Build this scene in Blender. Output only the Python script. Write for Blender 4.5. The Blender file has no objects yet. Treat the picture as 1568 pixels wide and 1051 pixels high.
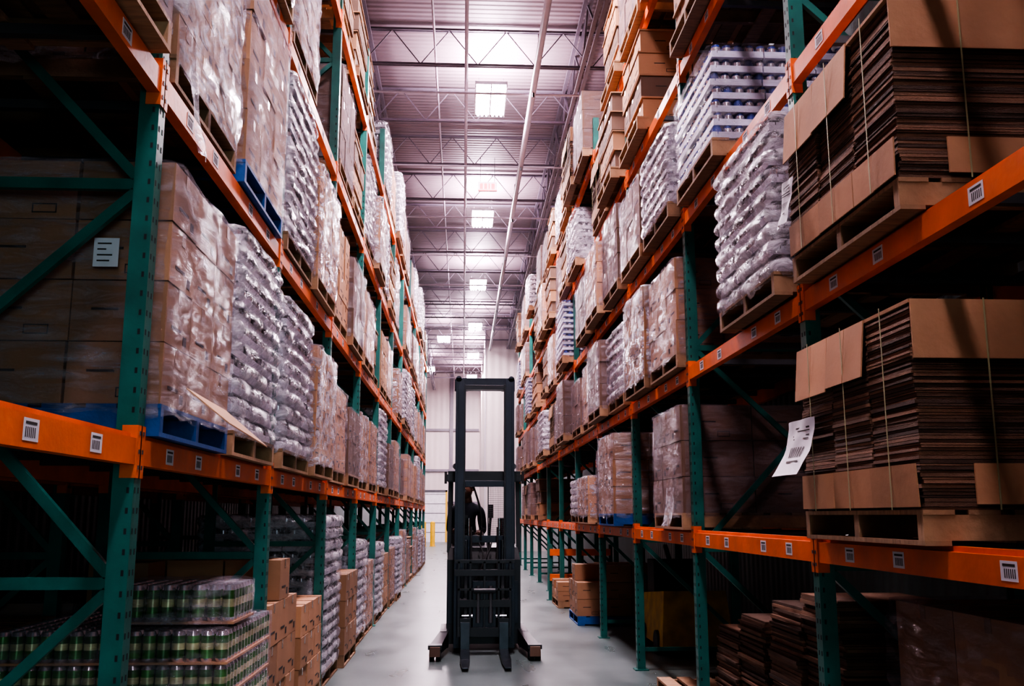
import bpy, math, random
from mathutils import Vector, noise, Matrix
scene = bpy.context.scene
try:
    scene.view_settings.view_transform = 'AgX'
    scene.view_settings.look = 'AgX - High Contrast'
except Exception as e:
    print('look', e)

# ---------------------------------------------------------------- materials
def newmat(name):
    m = bpy.data.materials.new(name); m.use_nodes = True
    nt = m.node_tree; b = nt.nodes['Principled BSDF']
    return m, nt, b

def pm(name, col, rough=0.5, metal=0.0, var=0.12, scale=6.0, island=0.0, bump=0.0, bscale=40.0,
       emit=None, estr=0.0, stretch=(1, 1, 1), coat=0.0):
    m, nt, b = newmat(name)
    N, L = nt.nodes, nt.links
    b.inputs['Roughness'].default_value = rough
    b.inputs['Metallic'].default_value = metal
    b.inputs['Coat Weight'].default_value = coat
    tc = N.new('ShaderNodeTexCoord')
    mp = N.new('ShaderNodeMapping'); mp.inputs['Scale'].default_value = stretch
    L.new(tc.outputs['Object'], mp.inputs['Vector'])
    nz = N.new('ShaderNodeTexNoise'); nz.inputs['Scale'].default_value = scale
    nz.inputs['Detail'].default_value = 5
    L.new(mp.outputs[0], nz.inputs['Vector'])
    mr = N.new('ShaderNodeMapRange')
    mr.inputs['From Min'].default_value = 0.25; mr.inputs['From Max'].default_value = 0.75
    mr.inputs['To Min'].default_value = 1 - var; mr.inputs['To Max'].default_value = 1 + var
    L.new(nz.outputs['Fac'], mr.inputs['Value'])
    val = mr.outputs[0]
    if island > 0:
        g = N.new('ShaderNodeNewGeometry')
        mi = N.new('ShaderNodeMapRange')
        mi.inputs['To Min'].default_value = 1 - island; mi.inputs['To Max'].default_value = 1 + island
        L.new(g.outputs['Random Per Island'], mi.inputs['Value'])
        mu = N.new('ShaderNodeMath'); mu.operation = 'MULTIPLY'
        L.new(val, mu.inputs[0]); L.new(mi.outputs[0], mu.inputs[1]); val = mu.outputs[0]
        oi = N.new('ShaderNodeObjectInfo')
        mo = N.new('ShaderNodeMapRange')
        mo.inputs['To Min'].default_value = .72; mo.inputs['To Max'].default_value = 1.18
        L.new(oi.outputs['Random'], mo.inputs['Value'])
        mu2 = N.new('ShaderNodeMath'); mu2.operation = 'MULTIPLY'
        L.new(val, mu2.inputs[0]); L.new(mo.outputs[0], mu2.inputs[1]); val = mu2.outputs[0]
    vm = N.new('ShaderNodeVectorMath'); vm.operation = 'SCALE'
    vm.inputs[0].default_value = col[:3]
    L.new(val, vm.inputs['Scale'])
    L.new(vm.outputs[0], b.inputs['Base Color'])
    if bump > 0:
        n2 = N.new('ShaderNodeTexNoise'); n2.inputs['Scale'].default_value = bscale
        n2.inputs['Detail'].default_value = 4
        L.new(mp.outputs[0], n2.inputs['Vector'])
        bp = N.new('ShaderNodeBump'); bp.inputs['Strength'].default_value = bump
        bp.inputs['Distance'].default_value = 0.01
        L.new(n2.outputs['Fac'], bp.inputs['Height']); L.new(bp.outputs[0], b.inputs['Normal'])
    if emit:
        b.inputs['Emission Color'].default_value = (*emit, 1)
        b.inputs['Emission Strength'].default_value = estr
        m.cycles.emission_sampling = 'NONE'
    return m

def film(name, lo, hi, col=(0.55, 0.5, 0.58), st=(3, 3, 14), f0=.42, f1=.64, rough=.10):
    m, nt, b = newmat(name); N, L = nt.nodes, nt.links
    out = N['Material Output']
    b.inputs['Base Color'].default_value = (*col, 1)
    b.inputs['Roughness'].default_value = rough
    b.inputs['Specular IOR Level'].default_value = 1.0
    b.inputs['IOR'].default_value = 1.8
    tr = N.new('ShaderNodeBsdfTransparent'); tr.inputs[0].default_value = (0.95, 0.93, 0.96, 1)
    mx = N.new('ShaderNodeMixShader')
    tc = N.new('ShaderNodeTexCoord')
    oi = N.new('ShaderNodeObjectInfo')
    va = N.new('ShaderNodeVectorMath'); va.operation = 'ADD'
    sc = N.new('ShaderNodeMath'); sc.operation = 'MULTIPLY'; sc.inputs[1].default_value = 40
    L.new(oi.outputs['Random'], sc.inputs[0])
    L.new(tc.outputs['Object'], va.inputs[0]); L.new(sc.outputs[0], va.inputs[1])
    mp = N.new('ShaderNodeMapping'); mp.inputs['Scale'].default_value = st
    mp.inputs['Rotation'].default_value = (0.5, 0.35, 0)
    L.new(va.outputs[0], mp.inputs['Vector'])
    n1 = N.new('ShaderNodeTexNoise'); n1.inputs['Scale'].default_value = 1.3
    n1.inputs['Detail'].default_value = 8; n1.inputs['Roughness'].default_value = 0.68
    n1.inputs['Distortion'].default_value = 0.7
    L.new(mp.outputs[0], n1.inputs['Vector'])
    mr = N.new('ShaderNodeMapRange')
    mr.inputs['From Min'].default_value = f0; mr.inputs['From Max'].default_value = f1
    mr.inputs['To Min'].default_value = lo; mr.inputs['To Max'].default_value = hi
    L.new(n1.outputs['Fac'], mr.inputs['Value'])
    L.new(mr.outputs[0], mx.inputs['Fac'])
    bp = N.new('ShaderNodeBump'); bp.inputs['Strength'].default_value = 1.0
    bp.inputs['Distance'].default_value = 0.05
    L.new(n1.outputs['Fac'], bp.inputs['Height']); L.new(bp.outputs[0], b.inputs['Normal'])
    L.new(tr.outputs[0], mx.inputs[1]); L.new(b.outputs[0], mx.inputs[2])
    L.new(mx.outputs[0], out.inputs['Surface'])
    return m

M = {}
M['green'] = pm('rack_green_paint', (0.010, 0.120, 0.098), 0.42, 0.0, 0.35, 5, bump=0.1)
M['orange'] = pm('rack_orange_paint', (0.70, 0.135, 0.022), 0.45, 0, 0.22, 5, bump=0.1)
M['hole'] = pm('punched_hole_dark', (0.01, 0.012, 0.014), 0.8)
M['label'] = pm('label_paper', (0.62, 0.6, 0.66), 0.6, 0, 0.05)
M['ink'] = pm('printed_ink', (0.03, 0.022, 0.02), 0.7)
M['galv'] = pm('galvanised_bar', (0.10, 0.10, 0.11), 0.5, 0.6)
M['carton'] = pm('carton_cardboard', (0.37, 0.19, 0.10), 0.75, 0, 0.14, 3, island=0.2, bump=0.08)
M['carton2'] = pm('carton_cardboard_dark', (0.15, 0.085, 0.058), 0.78, 0, 0.15, 3, island=0.25)
M['tape'] = pm('packing_tape', (0.22, 0.115, 0.06), 0.25, 0, 0.08)
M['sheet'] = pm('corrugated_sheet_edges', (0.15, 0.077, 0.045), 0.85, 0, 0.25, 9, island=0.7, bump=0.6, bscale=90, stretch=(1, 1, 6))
M['cap'] = pm('corrugated_cap_board', (0.41, 0.215, 0.115), 0.8, 0, 0.14, 4, island=0.15, bump=0.1)
M['strap'] = pm('plastic_strap', (0.36, 0.33, 0.18), 0.4)
M['wood'] = pm('pallet_wood', (0.25, 0.145, 0.08), 0.8, 0, 0.35, 7, island=0.3, bump=0.3, bscale=30, stretch=(1, 6, 1))
M['blue'] = pm('pallet_blue_paint', (0.008, 0.085, 0.30), 0.55, 0, 0.25, 7, island=0.15, bump=0.2)
M['traywhite'] = pm('tray_white_board', (0.62, 0.59, 0.66), 0.4, 0, 0.15, 8, island=0.25)
M['trayblue'] = pm('tray_blue_board', (0.60, 0.62, 0.74), 0.45, 0, 0.2, 12, island=0.25)
M['bluecap'] = pm('bottle_blue_caps', (0.02, 0.05, 0.24), 0.4, 0, 0.2, 12, island=0.4)
M['silver'] = pm('can_aluminium', (0.68, 0.66, 0.72), 0.22, 0.8, 0.1, island=0.2)
M['dark'] = pm('dark_goods_gap_shade', (0.03, 0.028, 0.034), 0.5, 0, 0.3, island=0.4)  # near-black goods, also painting shade into the gaps between tray layers
M['cangreen'] = pm('can_green_print', (0.06, 0.17, 0.045), 0.28, 0.3, 0.4, 18, island=0.4)
M['cangold'] = pm('can_gold_print', (0.48, 0.46, 0.25), 0.3, 0.3, 0.3, 18, island=0.3)
M['film'] = film('stretch_film', 0.04, 0.48)
M['filmlight'] = film('stretch_film_thin', 0.03, 0.32)
M['filmheavy'] = film('stretch_film_heavy', 0.10, 0.78, col=(0.66, 0.62, 0.70), st=(5, 5, 10))
M['filmtray'] = film('stretch_film_over_trays', 0.10, 0.78, col=(0.74, 0.70, 0.78), st=(5, 5, 8), f0=.40, f1=.60)
M['black'] = pm('truck_black_paint', (0.007, 0.009, 0.013), 0.45, 0.0, 0.2)
M['navy'] = pm('truck_mast_steel', (0.008, 0.014, 0.026), 0.42, 0.1, 0.25)
M['rubber'] = pm('rubber', (0.010, 0.010, 0.011), 0.7)
M['chrome'] = pm('hydraulic_rod', (0.5, 0.5, 0.52), 0.15, 1.0)
M['forkm'] = pm('fork_steel', (0.05, 0.055, 0.065), 0.3, 0.8, 0.3)
M['yellow'] = pm('safety_yellow', (0.70, 0.42, 0.012), 0.5, 0, 0.12)
M['yellowd'] = pm('dark_yellow_paint', (0.40, 0.23, 0.008), 0.6, 0, 0.4)  # darker yellow with strong tone variation
M['red'] = pm('sign_red', (0.8, 0.03, 0.05), 0.5, emit=(1, 0.05, 0.12), estr=3)
M['ltube'] = pm('lamp_diffuser', (1, 1, 1), 0.5, emit=(1.0, 0.86, 0.97), estr=60)
M['lhouse'] = pm('lamp_housing', (0.7, 0.68, 0.72), 0.4)
M['steelw'] = pm('roof_steel_paint', (0.17, 0.15, 0.18), 0.5, 0, 0.1)
M['pipe'] = pm('sprinkler_pipe_paint', (0.50, 0.44, 0.50), 0.4, 0, 0.08)
M['cloth'] = pm('dark_work_jacket', (0.012, 0.015, 0.024), 0.8, 0, 0.3, 20, bump=.4, bscale=14)
M['skin'] = pm('operator_skin', (0.22, 0.11, 0.075), 0.5, 0, 0.08)
M['hair'] = pm('operator_hair', (0.015, 0.011, 0.009), 0.6, 0, 0.2)
M['fillpane'] = pm('fill_panel_glow', (.5, .6, .65), 0.4, emit=(.55, .85, .95), estr=1.5)  # glow colour of the added fill panel

# ---------------------------------------------------------------- builder
class MB:
    def __init__(s): s.v = []; s.f = []; s.m = []; s.s = []; s.mats = []
    def mi(s, k):
        if k not in s.mats: s.mats.append(k)
        return s.mats.index(k)
    def add(s, vs, fs, k, smooth=False):
        o = len(s.v); s.v.extend([tuple(v) for v in vs]); i = s.mi(k)
        for f in fs:
            s.f.append(tuple(o + j for j in f)); s.m.append(i); s.s.append(smooth)
    def hexa(s, c, k):
        s.add(c, [(0, 3, 2, 1), (4, 5, 6, 7), (0, 1, 5, 4), (1, 2, 6, 5), (2, 3, 7, 6), (3, 0, 4, 7)], k)
    def box(s, x0, x1, y0, y1, z0, z1, k, rz=0.0):
        c = [(x0, y0), (x1, y0), (x1, y1), (x0, y1)]
        if rz:
            cx, cy = (x0 + x1) / 2, (y0 + y1) / 2; ca, sa = math.cos(rz), math.sin(rz)
            c = [(cx + (x - cx) * ca - (y - cy) * sa, cy + (x - cx) * sa + (y - cy) * ca) for x, y in c]
        s.hexa([(x, y, z0) for x, y in c] + [(x, y, z1) for x, y in c], k)
    def bar(s, p, q, w, h, k, up=(0, 0, 1)):
        p, q = Vector(p), Vector(q); d = (q - p).normalized(); u = Vector(up)
        if abs(d.dot(u)) > 0.98: u = Vector((0, 1, 0))
        a = d.cross(u).normalized() * w / 2; b = a.cross(d).normalized() * h / 2
        s.hexa([p - a - b, p + a - b, q + a - b, q - a - b, p - a + b, p + a + b, q + a + b, q - a + b], k)
    def tube(s, p, q, r, n, k, r2=None, caps=True):
        p, q = Vector(p), Vector(q); d = (q - p).normalized(); u = Vector((0, 0, 1))
        if abs(d.z) > 0.95: u = Vector((1, 0, 0))
        a = d.cross(u).normalized(); b = d.cross(a).normalized(); r2 = r if r2 is None else r2
        vs = []
        for i in range(n):
            t = 2 * math.pi * i / n; vs.append(p + (a * math.cos(t) + b * math.sin(t)) * r)
        for i in range(n):
            t = 2 * math.pi * i / n; vs.append(q + (a * math.cos(t) + b * math.sin(t)) * r2)
        fs = [(i, (i + 1) % n, n + (i + 1) % n, n + i) for i in range(n)]
        s.add(vs, fs, k, True)
        if caps:
            s.add(vs, [tuple(range(n - 1, -1, -1)), tuple(range(n, 2 * n))], k)
    def path(s, pts, r, n, k):
        for a, b in zip(pts[:-1], pts[1:]): s.tube(a, b, r, n, k)
    def mesh(s, name):
        me = bpy.data.meshes.new(name); me.from_pydata(s.v, [], s.f)
        for k in s.mats: me.materials.append(M[k])
        me.polygons.foreach_set('material_index', s.m)
        me.polygons.foreach_set('use_smooth', s.s)
        me.update(); return me

def put(name, me, loc=(0, 0, 0), rz=0.0, parent=None):
    o = bpy.data.objects.new(name, me); o.location = loc; o.rotation_euler = (0, 0, rz)
    scene.collection.objects.link(o)
    if parent: o.parent = parent
    return o

# ---------------------------------------------------------------- loads (origin: pallet underside centre)
W, D = 1.16, 1.12   # W: into rack (x), D: along aisle (y)
def pallet(mb, k):
    for x in (-W/2 + .05, 0, W/2 - .05):
        mb.box(x - .05, x + .05, -D/2, D/2, 0, .018, k)
    for y in (-D/2 + .025, 0, D/2 - .025):
        mb.box(-W/2, W/2, y - .022, y + .022, .018, .112, k)
    n = 7; w = .12
    for i in range(n):
        x = -W/2 + w/2 + i * (W - w) / (n - 1)
        mb.box(x - w/2, x + w/2, -D/2, D/2, .112, .13, k)

def cartons(mb, z0, h, nx, ny, nz, k, rnd, w=W, d=D, prints=True, missing=0):
    bw, bd, bh = w / nx, d / ny, h / nz
    for iz in range(nz):
        for ix in range(nx):
            for iy in range(ny):
                if 0 < ix < nx - 1 and 0 < iy < ny - 1 and iz < nz - 1: continue
                if missing and iz == nz - 1 and rnd.random() < missing: continue
                j = .006
                x0 = -w/2 + ix * bw + .004 + rnd.uniform(-j, j); x1 = x0 + bw - .008
                y0 = -d/2 + iy * bd + .004 + rnd.uniform(-j, j); y1 = y0 + bd - .008
                za = z0 + iz * bh; zb = za + bh - .005
                mb.box(x0, x1, y0, y1, za, zb, k)
                ym = (y0 + y1) / 2; xm = (x0 + x1) / 2
                mb.box(x0 + .001, x1 - .001, ym - .025, ym + .025, zb - .001, zb + .001, 'tape')
                for sx, xf in ((-1, x0), (1, x1)):
                    if (sx < 0 and ix == 0) or (sx > 0 and ix == nx - 1):
                        xa, xb = sorted((xf, xf + sx * .0015))
                        mb.box(xa, xb, ym - .025, ym + .025, zb - .06, zb, 'tape')
                        if prints:
                            mb.box(xa, xb, ym - .1, ym + .04, za + bh * .28, za + bh * .33, 'ink')
                            mb.box(xa, xb, ym + .07, ym + .12, za + bh * .1, za + bh * .26, 'ink')
                for sy, yf in ((-1, y0), (1, y1)):
                    if (sy < 0 and iy == 0) or (sy > 0 and iy == ny - 1):
                        ya, yb = sorted((yf, yf + sy * .0015))
                        if prints:
                            mb.box(xm - .11, xm + .0, ya, yb, za + bh * .5, za + bh * .54, 'ink')
                            if (ix + iz) % 2: continue
                            for dx in (0.06,):
                                mb.box(xm + dx - .05, xm + dx + .05, ya, yb, za + bh * .1, za + bh * .12, 'ink')
                                mb.box(xm + dx - .05, xm + dx + .05, ya, yb, za + bh * .24, za + bh * .26, 'ink')
                                mb.box(xm + dx - .05, xm + dx - .045, ya, yb, za + bh * .1, za + bh * .26, 'ink')
                                mb.box(xm + dx + .045, xm + dx + .05, ya, yb, za + bh * .1, za + bh * .26, 'ink')

def shell(mb, z0, z1, k, seed, w=W, d=D, off=.012, layers=0, bul=.02, rough=.012, ragged=.06, rows=22):
    hw, hd = w/2 + off, d/2 + off; rc = .05
    pts = []; n = 14
    def side(a, b):
        for i in range(n): t = i / n; pts.append((a[0] + (b[0] - a[0]) * t, a[1] + (b[1] - a[1]) * t))
    c = [(-hw + rc, -hd), (hw - rc, -hd), (hw, -hd + rc), (hw, hd - rc), (hw - rc, hd), (-hw + rc, hd), (-hw, hd - rc), (-hw, -hd + rc)]
    for i in range(0, 8, 2): side(c[i], c[i + 1]); pts.append(c[i + 1])
    P = len(pts); rows = max(rows, layers * 5) if layers else rows
    vs = []
    for r in range(rows + 1):
        t = r / rows; z = z0 + (z1 - z0) * t
        for i, (x, y) in enumerate(pts):
            L = math.hypot(x, y); nx, ny = x / L, y / L
            q = Vector((x * 3 + seed * 9.1, y * 3, z * 3))
            dd = noise.noise(q) * rough * 1.5 + abs(noise.noise(q * 3.7)) * rough
            if layers: dd += bul * (abs(math.sin(math.pi * layers * t)) ** .5 - .6) * (1 + .5 * noise.noise(q * 2.2))
            zz = z
            if r == 0: zz -= ragged * abs(noise.noise(Vector((x * 5 + seed, y * 5, 1))))
            vs.append((x + nx * dd, y + ny * dd, zz))
    fs = []
    for r in range(rows):
        for i in range(P):
            j = (i + 1) % P
            fs.append((r * P + i, r * P + j, (r + 1) * P + j, (r + 1) * P + i))
    base = rows * P
    for s_ in (.85, .4):
        b2 = len(vs)
        for i, (x, y) in enumerate(pts):
            vs.append((x * s_, y * s_, z1 + .012 + noise.noise(Vector((x * 4, y * 4, seed))) * .006))
        for i in range(P):
            j = (i + 1) % P; fs.append((base + i, base + j, b2 + j, b2 + i))
        base = b2
    fs.append(tuple(base + i for i in range(P)))
    mb.add(vs, fs, k, True)

def trays(mb, z0, h, nl, tk, rnd, w=W, d=D, gk='silver', nt=3, dk='dark'):
    lh = h / nl
    for l in range(nl):
        za = z0 + l * lh
        ox, oy = rnd.uniform(-.012, .012), rnd.uniform(-.012, .012)
        for ix in range(nt):
            for iy in range(nt):
                x0 = -w/2 + ix * w / nt + .005 + ox; y0 = -d/2 + iy * d / nt + .005 + oy
                mb.box(x0, x0 + w / nt - .01, y0, y0 + d / nt - .01, za, za + lh * .46, tk)
        r = .036
        nyc = int(d / (2 * r + .004)); nxc = int(w / (2 * r + .004))
        mb.box(-w/2 + .07, w/2 - .07, -d/2 + .07, d/2 - .07, za + lh * .46, za + lh * .97, dk)
        for i in range(nyc):
            y = -d/2 + r + .004 + i * (d - 2 * r - .008) / (nyc - 1) + oy
            for sx in (-1, 1):
                xx = sx * (w/2 - r - .008) + ox
                mb.tube((xx, y, za + lh * .3), (xx, y, za + lh * .76), r, 8, gk if (i + l) % 4 else dk)
                mb.tube((xx, y, za + lh * .76), (xx, y, za + lh * .96), r * .8, 8, dk)
        for i in range(1, nxc - 1):
            x = -w/2 + r + .004 + i * (w - 2 * r - .008) / (nxc - 1) + ox
            for sy in (-1, 1):
                yy = sy * (d/2 - r - .008) + oy
                mb.tube((x, yy, za + lh * .3), (x, yy, za + lh * .76), r, 8, gk if (i + l) % 4 else dk)
                mb.tube((x, yy, za + lh * .76), (x, yy, za + lh * .96), r * .8, 8, dk)

def cans(mb, z0, nl, w, d, cx=0, cy=0, lh=.165):
    r = .034
    for l in range(nl):
        za = z0 + l * lh
        mb.box(cx - w/2, cx + w/2, cy - d/2, cy + d/2, za, za + .012, 'carton')
        nx, ny = int(w / .071), int(d / .071)
        for i in range(nx):
            for j in range(ny):
                if 0 < i < nx - 1 and 0 < j < ny - 1 and l < nl - 1: continue
                x = cx - w/2 + r + .002 + i * (w - 2 * r - .004) / (nx - 1); y = cy - d/2 + r + .002 + j * (d - 2 * r - .004) / (ny - 1)
                z = za + .012; H = lh - .016
                mb.tube((x, y, z), (x, y, z + H * .12), r * .8, 10, 'silver', r2=r)
                mb.tube((x, y, z + H * .12), (x, y, z + H * .4), r, 10, 'cangreen', caps=False)
                mb.tube((x, y, z + H * .4), (x, y, z + H * .62), r, 10, 'cangold', caps=False)
                mb.tube((x, y, z + H * .62), (x, y, z + H * .86), r, 10, 'cangreen', caps=False)
                mb.tube((x, y, z + H * .86), (x, y, z + H), r, 10, 'silver', r2=r * .78)

def flats(mb, z0, h, rnd, nx=2, ny=3, caps=True, w=W, d=D, t=.0125):
    z1 = z0 + h
    for ix in range(nx):
        for iy in range(ny):
            z = z0; drift = 0
            hh = z1 if caps else z1 - rnd.uniform(0, .18)
            while z < hh - .006:
                tt = t * rnd.uniform(.6, 1.4)
                drift = max(-.012, min(.012, drift + rnd.uniform(-.003, .003)))
                jx, jy = drift + rnd.uniform(-.005, .005), rnd.uniform(-.004, .004)
                if not caps: jx *= 2.5; jy *= 2.5
                x0 = -w/2 + ix * w / nx + .012 + jx; y0 = -d/2 + iy * d / ny + .006 + jy
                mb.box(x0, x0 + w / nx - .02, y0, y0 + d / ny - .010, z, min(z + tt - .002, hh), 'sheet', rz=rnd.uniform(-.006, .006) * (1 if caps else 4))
                z += tt
    if not caps: return
    hi, lo = min(.24, h * .32), min(.17, h * .22)
    for sx in (-1, 1):
        for iy in range(ny):
            y0 = -d/2 + iy * d / ny + .003; y1 = y0 + d / ny - .006
            o = rnd.uniform(.002, .014); xf = sx * (w/2 + .004)
            for (za, zb, oa, ob) in ((z1 - hi * rnd.uniform(.92, 1.05), z1 + .012, o + .012, .0), (z0 + .01, z0 + lo, .004, o)):
                if sx < 0 and iy == 0 and zb > z1: continue
                a, b = xf + sx * oa, xf + sx * ob
                ymid = (y0 + y1) / 2
                for (p, q) in ((y0, ymid - .0015), (ymid + .0015, y1)):
                    t2 = rnd.uniform(0, .006) * sx
                    lo_c = [(a + t2, p, za), (a + t2 + .006, p, za), (a + t2 + .006, q, za), (a + t2, q, za)]
                    hi_c = [(b, p, zb), (b + .006, p, zb), (b + .006, q, zb), (b, q, zb)]
                    mb.hexa(lo_c + hi_c, 'cap')
            ym = (y0 + y1) / 2
            a = xf + sx * .018
            mb.box(min(a, a + sx * .002), max(a, a + sx * .002), ym - .003, ym + .003, z0, z1 + .018, 'strap')
    for sy in (-1, 1):
        for ix in range(nx):
            x0 = -w/2 + ix * w / nx + .004; x1 = x0 + w / nx - .008
            yf = sy * (d/2 + .002); ya, yb = sorted((yf, yf + sy * .007))
            mb.box(x0, x1, ya, yb, z1 - hi * .9, z1 + .012, 'cap')
            mb.box(x0 + .2, x1 + .0, ya, yb, z0 + .02, z0 + lo, 'cap')
            xm = (x0 + x1) / 2; ya, yb = sorted((yf + sy * .008, yf + sy * .01))
            mb.box(xm - .003, xm + .003, ya, yb, z0, z1 + .018, 'strap')
    for ix in range(nx):
        for iy in range(ny):
            x0 = -w/2 + ix * w / nx; y0 = -d/2 + iy * d / ny
            mb.box(x0 + .002, x0 + w / nx - .002, y0 + .002, y0 + d / ny - .002, z1, z1 + .014, 'cap')

CACHE = {}
NAMES = {'cw': 'shrink_wrapped_carton_pallet', 'cs': 'shrink_wrapped_carton_pallet', 'dw': 'shrink_wrapped_dark_carton_pallet',
         'c': 'carton_pallet', 'ts': 'shrink_wrapped_tray_pallet', 'tb': 'blue_beverage_tray_pallet',
         'cg': 'canned_goods_pallet', 'fl': 'flattened_cardboard_box_pallet', 'ff': 'flattened_cardboard_box_pallet',
         'cp': 'cardboard_carton_stack_pallet'}
def load_mesh(t, h, seed, pk):
    key = (t, h, seed, pk)
    if key in CACHE: return CACHE[key]
    rnd = random.Random(int(h * 1000) + seed * 77 + ord(t[0]) * 5)
    mb = MB(); pallet(mb, pk); z0 = .13
    if t == 'cw':
        cartons(mb, z0, h, 3, 3, max(2, round(h / .27)), 'carton', rnd); shell(mb, z0 - .03, z0 + h, 'film', seed)
    elif t == 'cs':
        cartons(mb, z0, h, 3, 4, max(2, round(h / .2)), 'carton', rnd); shell(mb, z0 - .03, z0 + h, 'filmheavy', seed, rough=.02)
    elif t == 'dw':
        cartons(mb, z0, h, 2, 3, max(2, round(h / .3)), 'carton2', rnd); shell(mb, z0 - .03, z0 + h, 'filmlight', seed)
    elif t == 'c':
        cartons(mb, z0, h, 3, 3, max(2, round(h / .25)), 'carton', rnd, missing=.3)
    elif t == 'cp':
        n = max(2, round(h / .24)); lh = h / n
        for i in range(n):
            w2, d2 = W * rnd.uniform(.88, .98), D * rnd.uniform(.88, .98)
            k = 'carton' if rnd.random() < .4 else 'carton2'
            cartons(mb, z0 + i * lh, lh - .02, 2, 3, 1, k, rnd, w=w2, d=d2)
            mb.box(-w2/2 - .01, w2/2 + .01, -d2/2 - .01, d2/2 + .01, z0 + (i + 1) * lh - .02, z0 + (i + 1) * lh - .004, 'cap')
    elif t == 'ts':
        n = max(4, round(h / .105)); trays(mb, z0, h, n, 'traywhite', rnd, w=W - .03, d=D - .03)
        shell(mb, z0 - .02, z0 + h, 'filmtray', seed, layers=n, bul=.028, rough=.018, off=.008)
    elif t == 'tb':
        n = max(4, round(h / .095)); trays(mb, z0, h, n, 'trayblue', rnd, w=W - .03, d=D - .03, dk='bluecap')
        shell(mb, z0 - .02, z0 + h, 'filmlight', seed, layers=n, bul=.012, rough=.015, off=.006)
    elif t == 'cg':
        cans(mb, z0, max(2, round(h / .165)), W, D)
        shell(mb, z0, z0 + round(h / .165) * .165, 'filmlight', seed, rough=.008)
    elif t == 'fl':
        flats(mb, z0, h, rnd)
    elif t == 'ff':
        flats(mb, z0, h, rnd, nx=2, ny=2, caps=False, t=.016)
    CACHE[key] = mb.mesh(NAMES[t]); return CACHE[key]

def place(t, h, xc, yc, z, seed=0, pk='wood', parent=None, rz=0.0):
    return put(NAMES[t], load_mesh(t, h, seed, pk), (xc, yc, z), rz, parent)

# ---------------------------------------------------------------- racks
LX, RX, DEP, PW = -1.24, 1.77, 1.07, .08
BAY = 2.6
LY0, RY0 = 3.75, 4.84
LLEV = [1.84, 3.34, 4.87, 6.46]
RLEV = [1.42, 2.70, 3.96, 5.24, 6.50]
def rack(name, xf, side, y0, i0, i1, levels, ztop, detail=3, skip=()):
    mb = MB()
    xb = xf + side * DEP
    def xs(a, b): return (min(a, b), max(a, b))
    for i in range(i0, i1 + 1):
        y = y0 + i * BAY
        for xx, sd in ((xf, side), (xb, -side)):
            a, b = xs(xx, xx + sd * PW)
            mb.box(a, b, y, y + .012, 0, ztop, 'green'); mb.box(a, b, y + PW - .012, y + PW, 0, ztop, 'green')
            wa, wb = xs(xx, xx + sd * .012)
            mb.box(wa, wb, y + .012, y + PW - .012, 0, ztop, 'green')
            mb.box(a - .03, b + .03, y - .03, y + PW + .03, 0, .012, 'green')
        if abs(i) <= detail:
            a, b = xs(xf - side * .001, xf + side * .001)
            z = .1
            while z < min(ztop, 5.5):
                for dy in (.018, .056): mb.box(a, b, y + dy - .005, y + dy + .006, z - .011, z + .011, 'hole')
                mb.box(xf + side * .02 - .005, xf + side * .02 + .005, y - .001, y + .001, z - .011, z + .011, 'hole')
                z += .0762
        ym = y + PW / 2
        xi, xo = xf + side * PW, xb - side * PW
        nodes = [1.28, 2.84, 4.4, 5.96]
        mb.bar((xi, ym, .2), (xo, ym, .2), .03, .04, 'green')
        for nz in nodes:
            mb.bar((xi, ym, nz), (xo, ym, nz), .03, .045, 'green')
            mb.bar((xi, ym, nz + .03), (xo, ym, nz + 1.0), .03, .04, 'green')
            mb.bar((xi, ym, nz - .03), (xo, ym, nz - .9), .03, .04, 'green')
    for i in range(i0, i1):
        ya, yb = y0 + i * BAY + PW, y0 + (i + 1) * BAY
        for li, lz in enumerate(levels):
            if (i, li) in skip: continue
            for xx, sd in ((xf, side), (xb, -side)):
                a, b = xs(xx, xx + sd * .05)
                mb.box(a, b, ya, yb, lz - .12, lz - .02, 'orange')
                a2, b2 = xs(xx + sd * .022, xx + sd * .05)
                mb.box(a2, b2, ya, yb, lz - .02, lz, 'orange')
                for yp in (ya - .045, yb - .004):
                    c, d = xs(xx - sd * .005, xx + sd * .055)
                    mb.box(c, d, yp, yp + .05, lz - .17, lz + .03, 'orange')
                    for zz in (-.13, -.07, 0):
                        u, v = xs(xx - sd * .007, xx - sd * .004)
                        mb.box(u, v, yp + .018, yp + .032, lz + zz - .008, lz + zz + .008, 'galv')
            if abs(i) <= 7:
                p, q = xs(xf - side * .0015, xf)
                for fy in (.12, .30, .62, .82):
                    yy = ya + fy * (yb - ya)
                    mb.box(p, q, yy, yy + .10, lz - .10, lz - .035, 'label')
                    u, v = xs(xf - side * .0022, xf - side * .0014)
                    for kx in range(6):
                        mb.box(u, v, yy + .012 + kx * .012, yy + .017 + kx * .012, lz - .09, lz - .06, 'ink')
                    mb.box(u, v, yy + .012, yy + .085, lz - .052, lz - .044, 'ink')
            for c in (.72, 1.94):
                for dy in (-.35, .35):
                    yy = y0 + i * BAY + c + dy
                    a, b = xs(xf + side * .05, xb - side * .05)
                    mb.box(a, b, yy - .02, yy + .02, lz - .045, lz - .004, 'galv')
    return put(name, mb.mesh(name))

rack('pallet_rack', LX, -1, LY0, -2, 11, LLEV, 7.4)
rack('pallet_rack', RX, 1, RY0, -2, 10, RLEV, 7.0)
rack('pallet_rack', -2.52, -1, LY0, -2, 8, LLEV, 7.4, detail=-1)

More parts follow.
